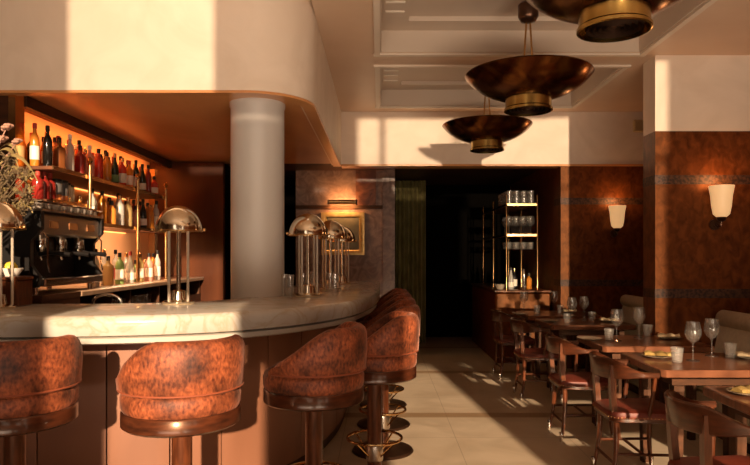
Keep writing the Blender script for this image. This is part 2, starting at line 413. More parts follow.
# ------------------------------------------------------------------ bar stools
def make_stool(label):
    t = thing('bar_stool', label, 'bar stool', group='velvet bar stools along the bar')
    ob('base', MB().lathe([(.225,0),(.23,.008),(.22,.02),(.12,.032),(.06,.04)], 36), bronze, t)
    ob('pole', MB().lathe([(.046,.04),(.046,.69)], 20), mahog, t)
    ob('collar', MB().lathe([(.052,.17),(.054,.175),(.054,.265),(.052,.27)], 20), steel, t)
    fr = ob('footrest', MB().tube([(.17*math.cos(2*PI*k/32), .17*math.sin(2*PI*k/32), .31) for k in range(32)], .009, 8, True), brass, t)
    for k in range(4):
        a = PI/4+PI/2*k
        ob('spoke', MB().tube([(.05*math.cos(a),.05*math.sin(a),.20),(.165*math.cos(a),.165*math.sin(a),.306)], .006, 6), brass, fr)
    ob('seat_band', MB().lathe([(.05,.69),(.250,.69),(.263,.70),(.263,.758),(.258,.765),(.05,.765)], 40), mahog_h, t)
    ob('seat', MB().lathe([(.05,.766),(.255,.766),(.264,.785),(.265,.83),(.257,.85),(.24,.862),(.23,.862),(.2,.885),(.1,.892),(.0,.893)], 40), velvet, t)
    # barrel backrest: opens to +Y, highest to -Y
    rs = []; N = 44; A = math.radians(128); pip = []
    def h(a):
        q = abs(a)/A
        s = min(max((q-.43)/.55, 0), 1); s = .5*s+.5*s*s*(3-2*s)
        return 1.09-.18*s
    for k in range(N+1):
        a = -A+2*A*k/N
        q = abs(a)/A
        top = h(a)
        if q > .93: top -= .04*((q-.93)/.07)**2
        sa, ca = math.sin(a), -math.cos(a)
        ro, ri = .275, .205
        ring = []
        for r, z in ((ro-.012,.852),(ro,.868),(ro+.006,(top+.88)/2),(ro+.004,top-.04),(ro-.006,top-.015),(ro-.022,top-.002),(ro-.040,top),(ri+.012,top-.012),(ri,top-.035),(ri,.90),(ri+.02,.889)):
            ring.append((r*sa, r*ca, z))
        rs.append(ring); pip.append(((ro-.002)*sa,(ro-.002)*ca,.864))
    bk = ob('backrest', MB().rings(rs), velvet, t)
    ob('piping', MB().tube(pip, .005, 6), velvet_d, bk)
    return t
STO = [(px(15,2.92),2.92,42,'leftmost velvet bar stool, half in sunlight, cut off by the left edge'),
       (px(182,2.92),2.92,44,'sunlit orange-rust velvet bar stool in front of the bar, second from left'),
       (px(314,3.37),3.37,80,'rust velvet bar stool at the curve of the bar, below the third dome lamp'),
       (px(374.6,4.02),4.02,92,'pinkish velvet bar stool with tall seat side seen beside the floor, fourth from left'),
       (.02,4.76,90,'velvet bar stool directly behind the fourth stool along the bar side'),
       (.03,5.50,90,'sixth velvet bar stool, only its back top and base seen past others'),
       (.03,6.22,90,'seventh velvet bar stool, second from the far end of the bar'),
       (.03,6.95,90,'farthest velvet bar stool, last at the far end of the bar')]
st0 = None
for x, y, a, lab in STO:
    if st0 is None:
        st0 = make_stool(lab); st0.location = (x,y,0); st0.rotation_euler = (0,0,math.radians(a))
    else: dup(st0, (x,y,0), math.radians(a), lab)

# ------------------------------------------------------------------ dome lamps on the bar
def make_lamp(label):
    t = thing('table_lamp', label, 'lamp', group='brass dome lamps on the bar')
    ob('base', MB().lathe([(.095,0),(.10,.006),(.10,.018),(.055,.03),(.05,.06),(.046,.085),(.03,.092)], 32), brass_p, t)
    ob('stem', MB().lathe([(.014,.09),(.014,.56)], 12), brass_p, t)
    for k in range(4):
        a = PI/4+PI/2*k
        ob('rod', MB().lathe([(.0085,.016),(.0085,.475)], 10, (.082*math.cos(a),.082*math.sin(a),0)), acryl, t)
    R, H = .148, .165
    prof = [(R*math.cos(PI/2*k/14), .47+H*math.sin(PI/2*k/14)) for k in range(15)]
    inner = [((R-.006)*math.cos(PI/2*k/14), .47+(H-.006)*math.sin(PI/2*k/14)) for k in reversed(range(15))]
    sh = ob('shade', MB().lathe(prof+inner, 40, cap0=False), brass_p, t)
    ob('rim', MB().tube([((R+.002)*math.cos(2*PI*k/40),(R+.002)*math.sin(2*PI*k/40),.47) for k in range(40)], .005, 6, True), brass, sh)
    for s in (-1,1): ob('knob', MB().ball((s*(R+.012),0,.48), .011), brass, sh)
    ob('bulb', MB().ball((0,0,.575), .022), opal, t)
    return t
LAM = [(-2.24,3.74,'brass dome lamp at the left picture edge, before the coffee machine'),
       (-1.30,4.13,'brass dome lamp on glass rods, alone left of the white column'),
       (-.55,4.9,'largest brass dome lamp right of the white column, beside tall glasses'),
       (-.45,5.85,'middle one of three dome lamps right of the column, before the gilt picture'),
       (-.42,7.1,'farthest and smallest dome lamp on the bar, overlapping the gilt picture')]
l0 = None
for x, y, lab in LAM:
    if l0 is None: l0 = make_lamp(lab); l0.location = (x,y,1.14)
    else: dup(l0, (x,y,1.14), .3, lab)

# tall glasses on the bar by the lamps
def tumbler_mesh(r0, r1, h, ribs=0):
    p = [(.0,.0),(r0*.9,0),(r0,.006),(r1,h),(r1-.003,h),(r0-.004,.014),(0,.012)]
    return MB().lathe(p, 18, cap0=False, cap1=False)
tall_me = tumbler_mesh(.03,.034,.17).mesh('highball_glass'); tall_me.materials.append(pressed)
short_me = tumbler_mesh(.030,.040,.095).mesh('tumbler'); short_me.materials.append(pressed)
for x, y, lab in ((-.68,4.82,'tall clear glass left of the largest dome lamp on the bar'),
                  (-.75,4.98,'tall clear glass behind and left of the largest dome lamp'),
                  (-.62,5.15,'tall clear glass close behind the largest dome lamp'),
                  (-.36,5.08,'tall clear glass right of the largest dome lamp'),
                  (-.42,5.35,'tall clear glass between the largest and the middle dome lamps'),
                  (-.60,5.75,'tall clear glass left of the middle dome lamp')):
    o = ob('highball_glass', tall_me, None); o.location = (x,y,1.14); tag(o, lab, 'glass', 'tall glasses on the bar')

# ------------------------------------------------------------------ back bar
bb = thing('back_bar_cabinet', 'dark back-bar cabinet with stone ledge under the bottle shelves', 'cabinet', (-2.44,6.3,0))
def LB(b): # shift world-space verts into the local space of the back bar
    b.v = [(x+2.44, y-6.3, z) for x,y,z in b.v]; return b
ob('body', LB(MB().box(-2.875,-2.24,4.72,7.99,0,.98).box(-2.875,-2.6,4.72,7.99,.98,1.148)), darkwood, bb)
ob('worktop', LB(MB().rbox(-2.875,-2.20,4.72,7.99,1.15,1.19,.006)), mat('worn_brown_stone', (.36,.22,.13), (.46,.30,.19), scale=8, rough=.3), bb)
for y in (4.73,5.35,5.75,6.5,7.2,7.95): ob('divider', LB(MB().box(-2.6,-2.24,y-.012,y+.012,.981,1.149)), darkwood, bb)
sh = thing('bottle_shelf', 'brass-posted wall shelving lined with spirit bottles in the orange niche', 'shelf', (-2.55,6,1.19))
def LS(b): b.v = [(x+2.55, y-6, z-1.19) for x,y,z in b.v]; return b
ZT, ZM, ZL = 2.115, 1.735, 1.87
shelfwood = mat('shelf_wood', (.10,.035,.015), (.17,.06,.025), scale=6, rough=.35, stretch=(1,.2,1))
def shelf(y0, y1, z):
    s_ = ob('shelf_board', LS(MB().box(-2.875,-2.415,y0,y1,z-.025,z)), shelfwood, sh)
    ob('edge_rail', LS(MB().box(-2.415,-2.408,y0,y1,z-.028,z+.004)), brass, s_)
    ob('light_strip', LS(MB().box(-2.872,-2.855,y0+.03,y1-.03,z-.034,z-.0255)), led, s_)
shelf(4.72,7.22,ZT); shelf(4.72,5.27,ZL); shelf(5.30,7.22,ZM)
for y in (5.285,6.33,7.16):
    p_ = ob('post', LS(MB().lathe([(.014,1.19),(.014,2.2)], 12, (-2.395,y,0))), brass, sh)
    ob('finial', LS(MB().lathe([(.014,2.2),(.02,2.205),(.012,2.215),(.024,2.235),(.02,2.255),(.004,2.268)], 12, (-2.395,y,0))), brass, p_)

liq = {}
def L(name, c, tr=0.0):
    if name not in liq:
        liq[name] = mat('bottle_'+name.replace(' ','_'), c, rough=.08, trans=tr, coat=.3)
    return liq[name]
COL = {'black':(.008,.007,.006),'dark green':(.012,.022,.010),'amber':(.75,.26,.03),'red':(.62,.045,.02),'dark red':(.26,.02,.014),'orange':(.90,.32,.05),'pale gold':(.80,.55,.22),'clear':(.80,.74,.64),'brown':(.22,.07,.02),'pink':(.80,.36,.26),'green':(.22,.33,.10)}
capm = {'black':blackmetal,'red':paper_r,'gold':brass,'pale':paper_w}
PRF = {'round': [(.036,0),(.039,.006),(.039,.175),(.034,.20),(.016,.225),(.0135,.235),(.0135,.275)],
       'slender': [(.030,0),(.033,.006),(.033,.19),(.028,.22),(.014,.25),(.0125,.26),(.0125,.305)],
       'squat': [(.040,0),(.043,.008),(.043,.12),(.040,.145),(.018,.165),(.015,.172),(.015,.205)],
       'square': [(.036,0),(.038,.006),(.038,.165),(.033,.18),(.017,.195),(.0145,.2),(.0145,.245)],
       'sloping': [(.036,0),(.038,.005),(.038,.13),(.030,.18),(.018,.225),(.0135,.25),(.0135,.29)]}
mcache = {}
def bottle(kind, col, cap, lbl, x, y, z, label, group):
    t = thing('bottle', label, 'bottle', (x,y,z), random.uniform(-.6,.6), group)
    k = ('b',kind,col)
    sq = 5 if kind == 'square' else None
    if k not in mcache:
        me = MB().lathe(PRF[kind], 16 if not sq else 20, sq=sq).mesh('body'); me.materials.append(L(col, COL[col], .5 if col in ('clear','pale gold') else .2 if col in ('orange','pink','amber') else 0)); mcache[k] = me
    ob('body', mcache[k], None, t)
    r, h = PRF[kind][-1]
    k = ('c',kind,cap)
    if k not in mcache:
        me = MB().lathe([(r+.003,h-.025),(r+.003,h+.012),(r,h+.015)], 12).mesh('cap'); me.materials.append(capm[cap]); mcache[k] = me
    ob('cap', mcache[k], None, t)
    if lbl:
        k = ('l',kind,lbl)
        if k not in mcache:
            rr = PRF[kind][2][0]+.0012; z0, z1 = PRF[kind][2][1]*.25, PRF[kind][2][1]*.78
            me = MB().lathe([(rr,z0),(rr,z1)], 16 if not sq else 20, cap0=False, cap1=False, sq=sq).mesh('paper_label'); me.materials.append({'cream':paper_w,'red':paper_r,'green':paper_g}[lbl]); mcache[k] = me
        ob('paper_label', mcache[k], None, t)
# look of every bottle: kind colour cap label
TOP = ['slender amber red cream','slender black black -','round amber gold cream','square brown black -','round dark_red red -','slender clear pale -','round amber red -','square dark_red black -','slender red black cream','round pink pale -','squat green gold cream','round red black -','square clear red cream','round amber black -','slender black black -','sloping dark_green gold green','round dark_red red -','round red gold cream','slender pink black -','round amber red cream','sloping black black cream','slender dark_green black cream','round clear gold -','sloping dark_green black cream','round brown red cream','slender dark_red black -','round amber gold cream','squat red black cream']
BACK = ['slender amber black -','round red gold -','slender brown black -','sloping amber red -','round orange black -','slender dark_red gold -','round black red -','slender amber pale -']
def spec(s):
    k, c, cp, lb = s.split(); return k, c.replace('_',' '), cp, (None if lb == '-' else lb)
def look(k, c, cp, lb):
    return '%s %s bottle%s' % (c, k, ' with %s label' % lb if lb else ' with %s cap' % cp)
for i, s_ in enumerate(TOP):
    k, c, cp, lb = spec(s_)
    y = 4.745 + i*.0875
    if min(abs(y-q) for q in (9,)) < .01: y += .02
    bottle(k, c, cp, lb, -2.56+.05*(i%2), y, ZT, '%s, %s from left, top shelf front row' % (look(k,c,cp,lb), ORD[i]), 'spirit bottles on the top shelf')
for i in range(27):
    k, c, cp, lb = spec(BACK[(i*3+i//8) % 8])
    bottle(k, c, cp, lb, -2.70-.03*(i%2), 4.79+i*.0875, ZT, '%s, %s from left, top shelf rear row' % (look(k,c,cp,lb), ORD[i]), 'spirit bottles behind the front row of the top shelf')
MID = ['squat orange gold -','round clear black cream','square orange gold -','round amber black -','square pale_gold gold cream','squat orange black -','square orange black cream','round clear gold -','slender clear black -','round pale_gold gold -','square clear black cream','squat pink black -','round dark_red black cream','sloping black black cream','round red black cream','square amber gold -','round orange black cream','slender clear black cream','round amber gold -']
for i, s_ in enumerate(MID):
    k, c, cp, lb = spec(s_)
    bottle(k, c, cp, lb, -2.52+.06*(i%2), 5.37+i*.098, ZM, '%s, %s from left on the middle shelf' % (look(k,c,cp,lb), ORD[i]), 'bottles on the middle shelf')
CNT = ['slender clear black cream','round clear pale cream','square pale_gold black -','slender clear gold -','round green black cream','slender clear black red','sloping clear red cream','round clear gold cream','round pale_gold gold cream','squat green black cream','round pink black cream','squat pink gold -','slender clear black cream','round amber black -']
for i, s_ in enumerate(CNT):
    k, c, cp, lb = spec(s_)
    bottle(k, c, cp, lb, -2.40-.09*(i%2), 5.40+i*.125, 1.19, '%s, %s from the coffee machine on back ledge' % (look(k,c,cp,lb), ORD[i]), 'bottles on the back ledge')
# jars and tins on the short left shelf
JAR = [('squat','dark red','gold',None)]*4
for i in range(3):
    bottle('squat','dark red','red',None,-2.55,4.77+i*.088,ZL,'small dark red squat bottle, %s from the left on short left shelf' % ORD[i],'small red bottles on the short left shelf')
def canister(y, m1, m2, label, h=.17, r=.042):
    t = thing('canister', label, 'canister', (-2.54,y,ZL), 0, 'canisters on the short left shelf')
    ob('body', MB().lathe([(r,0),(r,h*.35)], 20), m2, t)
    ob('sleeve', MB().lathe([(r+.002,h*.35),(r+.002,h*.93),(r-.004,h*.96)], 20), m1, t)
    ob('lid', MB().lathe([(r+.001,h*.96),(r+.001,h+.01),(r-.008,h+.015)], 20), blackmetal, t)
greyc = mat('grey_tin', (.10,.09,.085), rough=.4); orgc = mat('orange_tin', (.65,.20,.05), rough=.35); crm = mat('cream_tin', (.62,.50,.34), rough=.5)
canister(5.025, greyc, orgc, 'grey canister with orange base, left one of the pair on short left shelf')
canister(5.12, greyc, orgc, 'grey canister with orange base, right one of the pair on short left shelf')
canister(5.195, crm, brass, 'slim cream canister beside the grey pair', .16, .028)
canister(5.255, crm, crm, 'slim cream canister nearest the brass post', .15, .028)

# glasses in the cubbies below the ledge
for i, y in enumerate((5.43,5.52,5.61,5.69)):
    o = ob('tumbler', short_me, None); o.location = (-2.30,y,.98); tag(o, 'orange-lit tumbler in the cubby below the back ledge, %s from the left' % ORD[i], 'glass', 'tumblers in the orange cubby')
for i, y in enumerate((5.83,5.93,6.03,6.13,6.23,6.33)):
    o = ob('tumbler', short_me, None); o.location = (-2.30,y,.98); tag(o, 'clear tumbler in the dark cubby below the bottles, %s from the left' % ORD[i], 'glass', 'tumblers in the dark cubby')

# coffee machine (faces +X), on its own stand
MY0, MY1, MZ = 4.08, 5.06, 1.19
std = thing('machine_stand', 'dark low stand below the coffee machine at the end of the back bar', 'stand', (-2.43,4.4,0))
ob('body', MB().box(-.222,.22,-.215,.315,0,1.15), darkwood, std)
ob('top', MB().box(-.225,.225,-.22,.318,1.15,1.19), darkwood, std)
cm = thing('espresso_machine', 'large black and chrome espresso machine under the shelves', 'coffee machine', (-2.46,4.69,MZ))
for s in (-1,1):
    y = s*.46
    ob('side_panel', MB().rings([[(a,y-.02*1,z) for a,z in ((-.22,.05),(.20,.05),(.22,.12),(.16,.2),(.16,.36),(.23,.44),(.23,.56),(-.22,.56))],[(a,y+.02,z) for a,z in ((-.22,.05),(.20,.05),(.22,.12),(.16,.2),(.16,.36),(.23,.44),(.23,.56),(-.22,.56))]]), blackmetal, cm)
    for xx in (-.17,.15): ob('foot', MB().lathe([(.02,0),(.018,.05)], 10, (xx,s*.40,0)), chrome, cm)
ob('body', MB().rbox(-.22,.02,-.44,.44,.06,.55,.01), mat('machine_body', (.05,.035,.025), rough=.2, metal=.6), cm)
ob('group_housing', MB().rbox(-.02,.21,-.44,.44,.40,.55,.015), steel, cm)
ob('top_tray', MB().box(-.23,.23,-.47,.47,.56,.575), steel, cm)
ob('cup_rail', MB().tube([(-.22,-.46,.62),(.22,-.46,.62),(.22,.46,.62),(-.22,.46,.62)], .007, 6, True), chrome, cm)
ob('drip_tray', MB().rbox(.0,.24,-.44,.44,.055,.11,.008), chrome, cm)
for y in (-.28,0,.28):
    g = ob('group_head', MB().lathe([(.035,.29),(.042,.30),(.042,.37),(.03,.405)], 16, (.12,y,0)), chrome, cm)
    ob('portafilter', MB().tube([(.12,y,.285),(.2,y,.282),(.33,y,.27)], [.03,.014,.017], 8), blackmetal, g)
    ob('spout', MB().tube([(.12,y,.26),(.12,y+.015,.235)], .01, 6), chrome, g)
    ob('button_panel', MB().box(.208,.216,y-.06,y+.06,.45,.50), mat('lit_buttons', (.3,.12,.04), rough=.3), cm)
for y in (-.41,.41): ob('steam_wand', MB().tube([(.2,y,.42),(.24,y,.38),(.235,y,.22),(.25,y,.15)], .006, 6), chrome, cm)
cup_me = MB().lathe([(0,0),(.022,0),(.036,.025),(.040,.06),(.037,.06),(.030,.02),(0,.01)], 14, cap0=False, cap1=False).mesh('cup'); cup_me.materials.append(mat('grey_china', (.30,.26,.22), rough=.3))
n = 0
for j, xx in enumerate((.15,.05)):
    for i in range(8):
        o = ob('coffee_cup', cup_me, None); o.location = (-2.46+xx, 4.69-.37+i*.105, MZ+.575)
        tag(o, 'grey coffee cup on the espresso machine, %s in the %s row' % (ORD[i], ('front','back')[j]), 'cup', 'cups on the espresso machine')
# metal jugs at the foot of the machine
jug_me = MB().lathe([(0,0),(.038,0),(.042,.01),(.036,.09),(.040,.11),(.037,.11),(.033,.09),(.038,.015),(0,.01)], 16, cap0=False, cap1=False).mesh('jug'); jug_me.materials.append(chrome)
# bowl with lemon, on a dark canister at the left
bx = thing('storage_box', 'dark brown box under the lemon bowl at the left edge', 'box', (-2.50,3.98,1.14))
ob('body', MB().rbox(-.09,.09,-.09,.09,0,.16,.006), mahog, bx)
ob('lid', MB().rbox(-.095,.095,-.095,.095,.16,.185,.006), mahog, bx)
bw = tag(ob('bowl', MB().lathe([(0,0),(.04,0),(.045,.006),(.07,.04),(.075,.05),(.071,.05),(.06,.034),(.03,.013),(0,.012)], 20, cap0=False, cap1=False), white_c), 'small white bowl holding a lemon at the left edge', 'bowl'); bw.location = (-2.295,3.975,1.325)
lm = tag(ob('lemon', MB().ball((0,0,0), .038, .048, .038, 14, 10).ball((0,.045,0), .008).ball((0,-.045,0),.008), lemon_m), 'yellow lemon in the small white bowl', 'lemon'); lm.location = (-2.295,3.975,1.377)
bx.location = (-2.295,3.975,1.14)
# tap
tp = thing('tap', 'curved chrome tap behind the bar below the coffee machine', 'tap', (-2.02,4.5,1.0))
ws = thing('sink_unit', 'dark sink unit behind the bar carrying the chrome tap', 'sink unit', (-2.0,4.55,0))
ob('body', MB().box(-.13,.3,-.25,.3,0,.98), darkwood, ws); ob('rim', MB().box(-.135,.305,-.255,.305,.98,1.0), steel, ws)
ob('spout', MB().tube([(0,0,.03)]+[(.10-.10*math.cos(PI*k/10),0,.12+.06*math.sin(PI*k/10)) for k in range(11)]+[(.2,0,.09)], .011, 8), chrome, tp)
ob('base', MB().lathe([(.024,0),(.022,.02),(.014,.035)], 14), chrome, tp)
# flowers
fl = thing('flower_vase', 'dried flowers with strap leaves and pink blooms at the left edge', 'flowers', (-2.72,4.03,1.14))
ob('vase', MB().lathe([(0,0),(.06,0),(.085,.06),(.09,.14),(.06,.24),(.045,.28),(.055,.31),(.048,.31),(.04,.27),(0,.2)], 24, cap0=False, cap1=False), mat('dark_glaze', (.05,.03,.02), rough=.2), fl)
rr = random.Random(4)
for k in range(9):
    a = rr.uniform(-1.2, 1.2); d = rr.uniform(.12,.60); hz = rr.uniform(.5,1.05)
    e = Vector((d*math.cos(a), .12*d*math.sin(a)+rr.uniform(-.05,.05), hz))
    p1 = Vector((e.x*.25, e.y*.25, .3+(hz-.3)*.65))
    pts = []
    for q in range(9):
        t_ = q/8; pts.append((1-t_)**2*Vector((0,0,.26))+2*t_*(1-t_)*p1+t_*t_*e)
    s_ = ob('stem', MB().tube(pts, .0035, 5), stem_m, fl)
    if k % 4 == 0:
        bl = MB()
        for q in range(9):
            g = q*2.4; rad = .012+.0035*q
            bl.ball((e.x+rad*math.cos(g), e.y+rad*math.sin(g), e.z+.02-.004*q), .022,.022,.014, 8, 5)
        ob('bloom', bl, bloom_m, s_)
    elif k % 4 == 1:
        lf = MB()
        for q in range(12):
            g = rr.uniform(.35,1); c = (1-g)**2*Vector((0,0,.26))+2*g*(1-g)*p1+g*g*e
            lf.ball((c.x+rr.uniform(-.05,.05), c.y+rr.uniform(-.04,.04), c.z+rr.uniform(-.03,.03)), .014,.014,.011, 6, 4)
        ob('seed_head', lf, leaf_m, s_)
def fp(x, y, d=0): return Vector(((x-380)*3.98/640+2.72, d, 1.45+(256-y)*3.98/640-1.14))
for n_, (A, B, C_) in enumerate((((-14,182),(14,128),(37,182)),((-12,160),(8,132),(15,168)),((-10,176),(8,144),(26,196)),((-16,196),(6,170),(24,212)),((-14,150),(0,128),(8,156)))):
    a_, b_, c_ = fp(*A, .03*n_-.06), fp(*B, .03*n_-.05), fp(*C_, .03*n_-.04); rs = []
    for q in range(13):
        t_ = q/12; p_ = (1-t_)**2*a_+2*t_*(1-t_)*b_+t_*t_*c_; w = .017*math.sin(PI*min(1,.15+t_*.85))+.002
        rs.append([(p_.x,p_.y-w,p_.z-w*.6),(p_.x+.003,p_.y,p_.z+.004),(p_.x,p_.y+w,p_.z+w*.6),(p_.x-.003,p_.y,p_.z-.004)])
    rs.insert(0, [(.02*math.cos(k*PI/2),.01*math.sin(k*PI/2),.25) for k in range(4)])
    ob('leaf', MB().rings(rs), leaf_m, fl)
for n_, (x, y, r) in enumerate(((5,127,.030),(13,141,.026),(-4,138,.03),(3,154,.024))):
    c = fp(x, y, .02*(n_-1.5)); bl = MB()
    bl.tube([(0,0,.25), c*.5+Vector((0,0,.2)), c], .003, 5)
    for q in range(11):
        g = q*2.4; rad = r*math.sqrt(q/11)
        bl.ball((c.x+rad*math.cos(g), c.y+rad*.8*math.sin(g), c.z+.010-.012*(q/11)+rad*.5*math.sin(g*1.7)), r*.55,r*.55,r*.4, 8, 5)
    ob('bloom', bl, bloom_m, fl)
for n_ in range(34):
    x, y = rr.uniform(-8,27), rr.uniform(158,214); c = fp(x, y, rr.uniform(-.09,.05)); tw = MB()
    if x > 16 and y < 168: c = fp(x-10, y)
    tw.tube([(0,0,.25), c*.55+Vector((0,0,.1)), c], .0025, 5)
    for q in range(12):
        e = c+Vector((rr.uniform(-.045,.045), rr.uniform(-.04,.04), rr.uniform(-.03,.05)))
        tw.tube([c-Vector((0,0,.02)), (c+e)*.5+Vector((0,0,.006)), e], [.0025,.002,.0055], 5)
    ob('dried_sprig', tw, [stem_m, leaf_m, stem_m][n_%3], fl)

# ------------------------------------------------------------------ picture and its light
pf = thing('framed_picture', 'dark painting in a broad gilt frame on the stone wall', 'picture', (-.55,9.5,1.78))
ob('canvas', MB().box(-.24,.24,-.018,-.003,-.24,.24), canvas, pf)
fr = MB()
def fring(x, z, y): return [(-x,y,-z),(x,y,-z),(x,y,z),(-x,y,z)]
fr.rings([fring(.24,.24,-.003), fring(.32,.315,-.003), fring(.32,.315,-.045), fring(.30,.295,-.05), fring(.25,.25,-.03), fring(.24,.24,-.018)], False, False)
ob('frame', fr, gilt, pf)
pl = thing('picture_light', 'brass picture light on the wall above the gilt frame', 'wall lamp', (-.55,9.47,2.24))
ob('shade', MB().tube([(-.2,-.11,0),(.2,-.11,0)], .035, 12), brass, pl)
for s in (-1,1): ob('end_cap', MB().tube([(s*.2,-.11,0),(s*.215,-.11,0)], .042, 12), blackmetal, pl)
ob('arm', MB().box(-.03,.03,-.08,.0,-.012,.012), brass, pl)

# ------------------------------------------------------------------ curtain, rear shelving
rs = []
for k in range(61):
    x = .26+.5*k/60; w = .035*math.sin(k/60*2*PI*7)
    rs.append([(x,10.6+w,.02),(x,10.6+w,2.70),(x,10.615+w,2.70),(x,10.615+w,.02)])
tag(ob('curtain', MB().rings(rs), curtain_m), 'olive green floor-length curtain beside the dark rear doorway', 'curtain')
cab = thing('sideboard', 'wooden service cabinet carrying the brass glass rack by the rear doorway', 'cabinet', (1.93,9.75,0))
ob('body', MB().rbox(-.37,.37,-1.12,1.12,0,.955,.02), burl, cab)
ob('top', MB().rbox(-.385,.385,-1.135,1.135,.956,.99,.008), mahog, cab)
gr = thing('glass_rack', 'tall brass open rack of glassware on the rear service cabinet', 'rack', (1.93,9.7,.99))
for y in (-1.0,0,.95):
    for x in (-.21,.21): ob('post', MB().lathe([(.018,0),(.018,.008),(.010,.01),(.010,1.28),(.014,1.285),(.006,1.30)], 10, (x,y,0)), brass, gr)
for z in (.555,.75,1.165):
    s_ = ob('shelf', MB().box(-.205,.205,-.99,.94,z-.012,z), glass if z < .6 else shelfwood, gr)
    if z > .6: ob('edge_rail', MB().box(-.205,.205,-1.004,-.992,z-.02,z+.008).box(-.216,-.206,-.99,.94,z-.02,z+.008), brass, s_)
rk = short_me
for i in range(4):
    for j in range(7):
        for k in range(2):
            o = ob('tumbler', rk, None); o.location = (1.93-.15+.1*i, 8.80+.11*j, 2.155+.097*k)
            tag(o, 'clear tumbler in the double stack on top of the brass rack', 'glass', 'stacked tumblers on top of the rack')
stem_me = None
def wine_mesh():
    p = [(0,0),(.036,0),(.036,.003),(.006,.008),(.0035,.02),(.0035,.095),(.008,.105),(.030,.125),(.043,.155),(.044,.17),(.034,.232),(.0325,.232),(.0425,.17),(.0415,.156),(.029,.127),(.004,.108),(0,.107)]
    p = [(r*1.2, z*1.12) for r, z in p]
    me = MB().lathe(p, 24, cap0=False, cap1=False).mesh('wine_glass'); me.materials.append(cloudy('wine_crystal', .018)); return me
wine_me = wine_mesh()
for z, nm, gname in ((.75,'second shelf','wine glasses on the second rack shelf'),(.555,'glass shelf','wine glasses on the glass rack shelf')):
    for i in range(4):
        for j in range(3):
            if z < .6:
                o = ob('tumbler', short_me, None)
                lab = 'clear tumbler on the lowest glass shelf of the brass rack'; gname = 'tumblers on the glass rack shelf'
            else:
                o = ob('wine_glass', wine_me, None); lab = 'wine glass on the second shelf of the brass rack'
            o.location = (1.93-.15+.1*i, 8.83+.14*j, .99+z); tag(o, lab, 'glass', gname)
shk = thing('cocktail_shaker', 'slim steel shaker standing on the service cabinet', 'shaker', (1.985,8.82,.99))
ob('body', MB().lathe([(.032,0),(.036,.01),(.036,.2)], 18), chrome, shk); ob('cap', MB().lathe([(.037,.2),(.034,.23),(.02,.26),(.018,.28),(.004,.285)], 18), chrome, shk)
bottle('sloping','clear','black','cream',1.80,8.80,.99,'pale bottle with black cap at left of the steel shaker','bottles on the service cabinet')
bottle('round','black','gold','cream',1.88,8.95,.99,'dark bottle with cream label just left of the steel shaker','bottles on the service cabinet')
bottle('squat','amber','black',None,2.08,8.95,.99,'squat amber bottle right of the steel shaker','bottles on the service cabinet')
bw = tag(ob('bowl', MB().lathe([(0,0),(.04,0),(.07,.05),(.078,.07),(.074,.07),(.06,.045),(0,.012)], 20, cap0=False, cap1=False), stonew), 'small stoneware bowl at the left front of the service cabinet', 'bowl'); bw.location = (1.66,8.85,.99)
# dark wall rack right of the glass rack is only seen as reflections: left out

# ------------------------------------------------------------------ tables
TX0, TX1 = 1.73, 2.60
TAB = [(2.75,3.45,'near corner'),(3.92,4.63,''),(4.94,5.67,''),(6.49,7.14,''),(7.5,8.15,'')]
TL = ['nearest wooden dining table, cut off at the bottom right corner',
      'wooden dining table with two large wine glasses, second nearest',
      'wooden dining table just before the near burl-wood pier, third nearest',
      'wooden dining table just behind the near burl-wood pier',
      'farthest wooden dining table, before the far pier and sideboard']
def make_table(label):
    t = thing('dining_table', label, 'table', group='wooden dining tables along the banquette')
    W, D = (TX1-TX0)/2, .355
    def ring(x, y, c, z): return [(-x+c,-y,z),(x-c,-y,z),(x,-y+c,z),(x,y-c,z),(x-c,y,z),(-x+c,y,z),(-x,y-c,z),(-x,-y+c,z)]
    ob('tabletop', MB().rings([ring(W-.008,D-.008,.02,.70), ring(W,D,.025,.706), ring(W,D,.025,.744), ring(W-.006,D-.006,.022,.75)]), tablewood, t)
    ob('apron', MB().box(-W+.10,W-.10,-D+.09,D-.09,.64,.699), darkwood, t)
    for sx in (-1,1):
        for sy in (-1,1):
            ob('leg', MB().rings([[(sx*(W-.14)+a*.032*q, sy*(D-.11)+c*.032*q, z) for a, c in ((-1,-1),(1,-1),(1,1),(-1,1))] for z, q in ((0,.75),(.639,1))]), darkwood, t)
    return t
t0 = None
for (a, c, _), lab in zip(TAB, TL):
    loc = ((TX0+TX1)/2, (a+c)/2, 0)
    if t0 is None: t0 = make_table(lab); t0.location = loc
    else: dup(t0, loc, 0, lab)

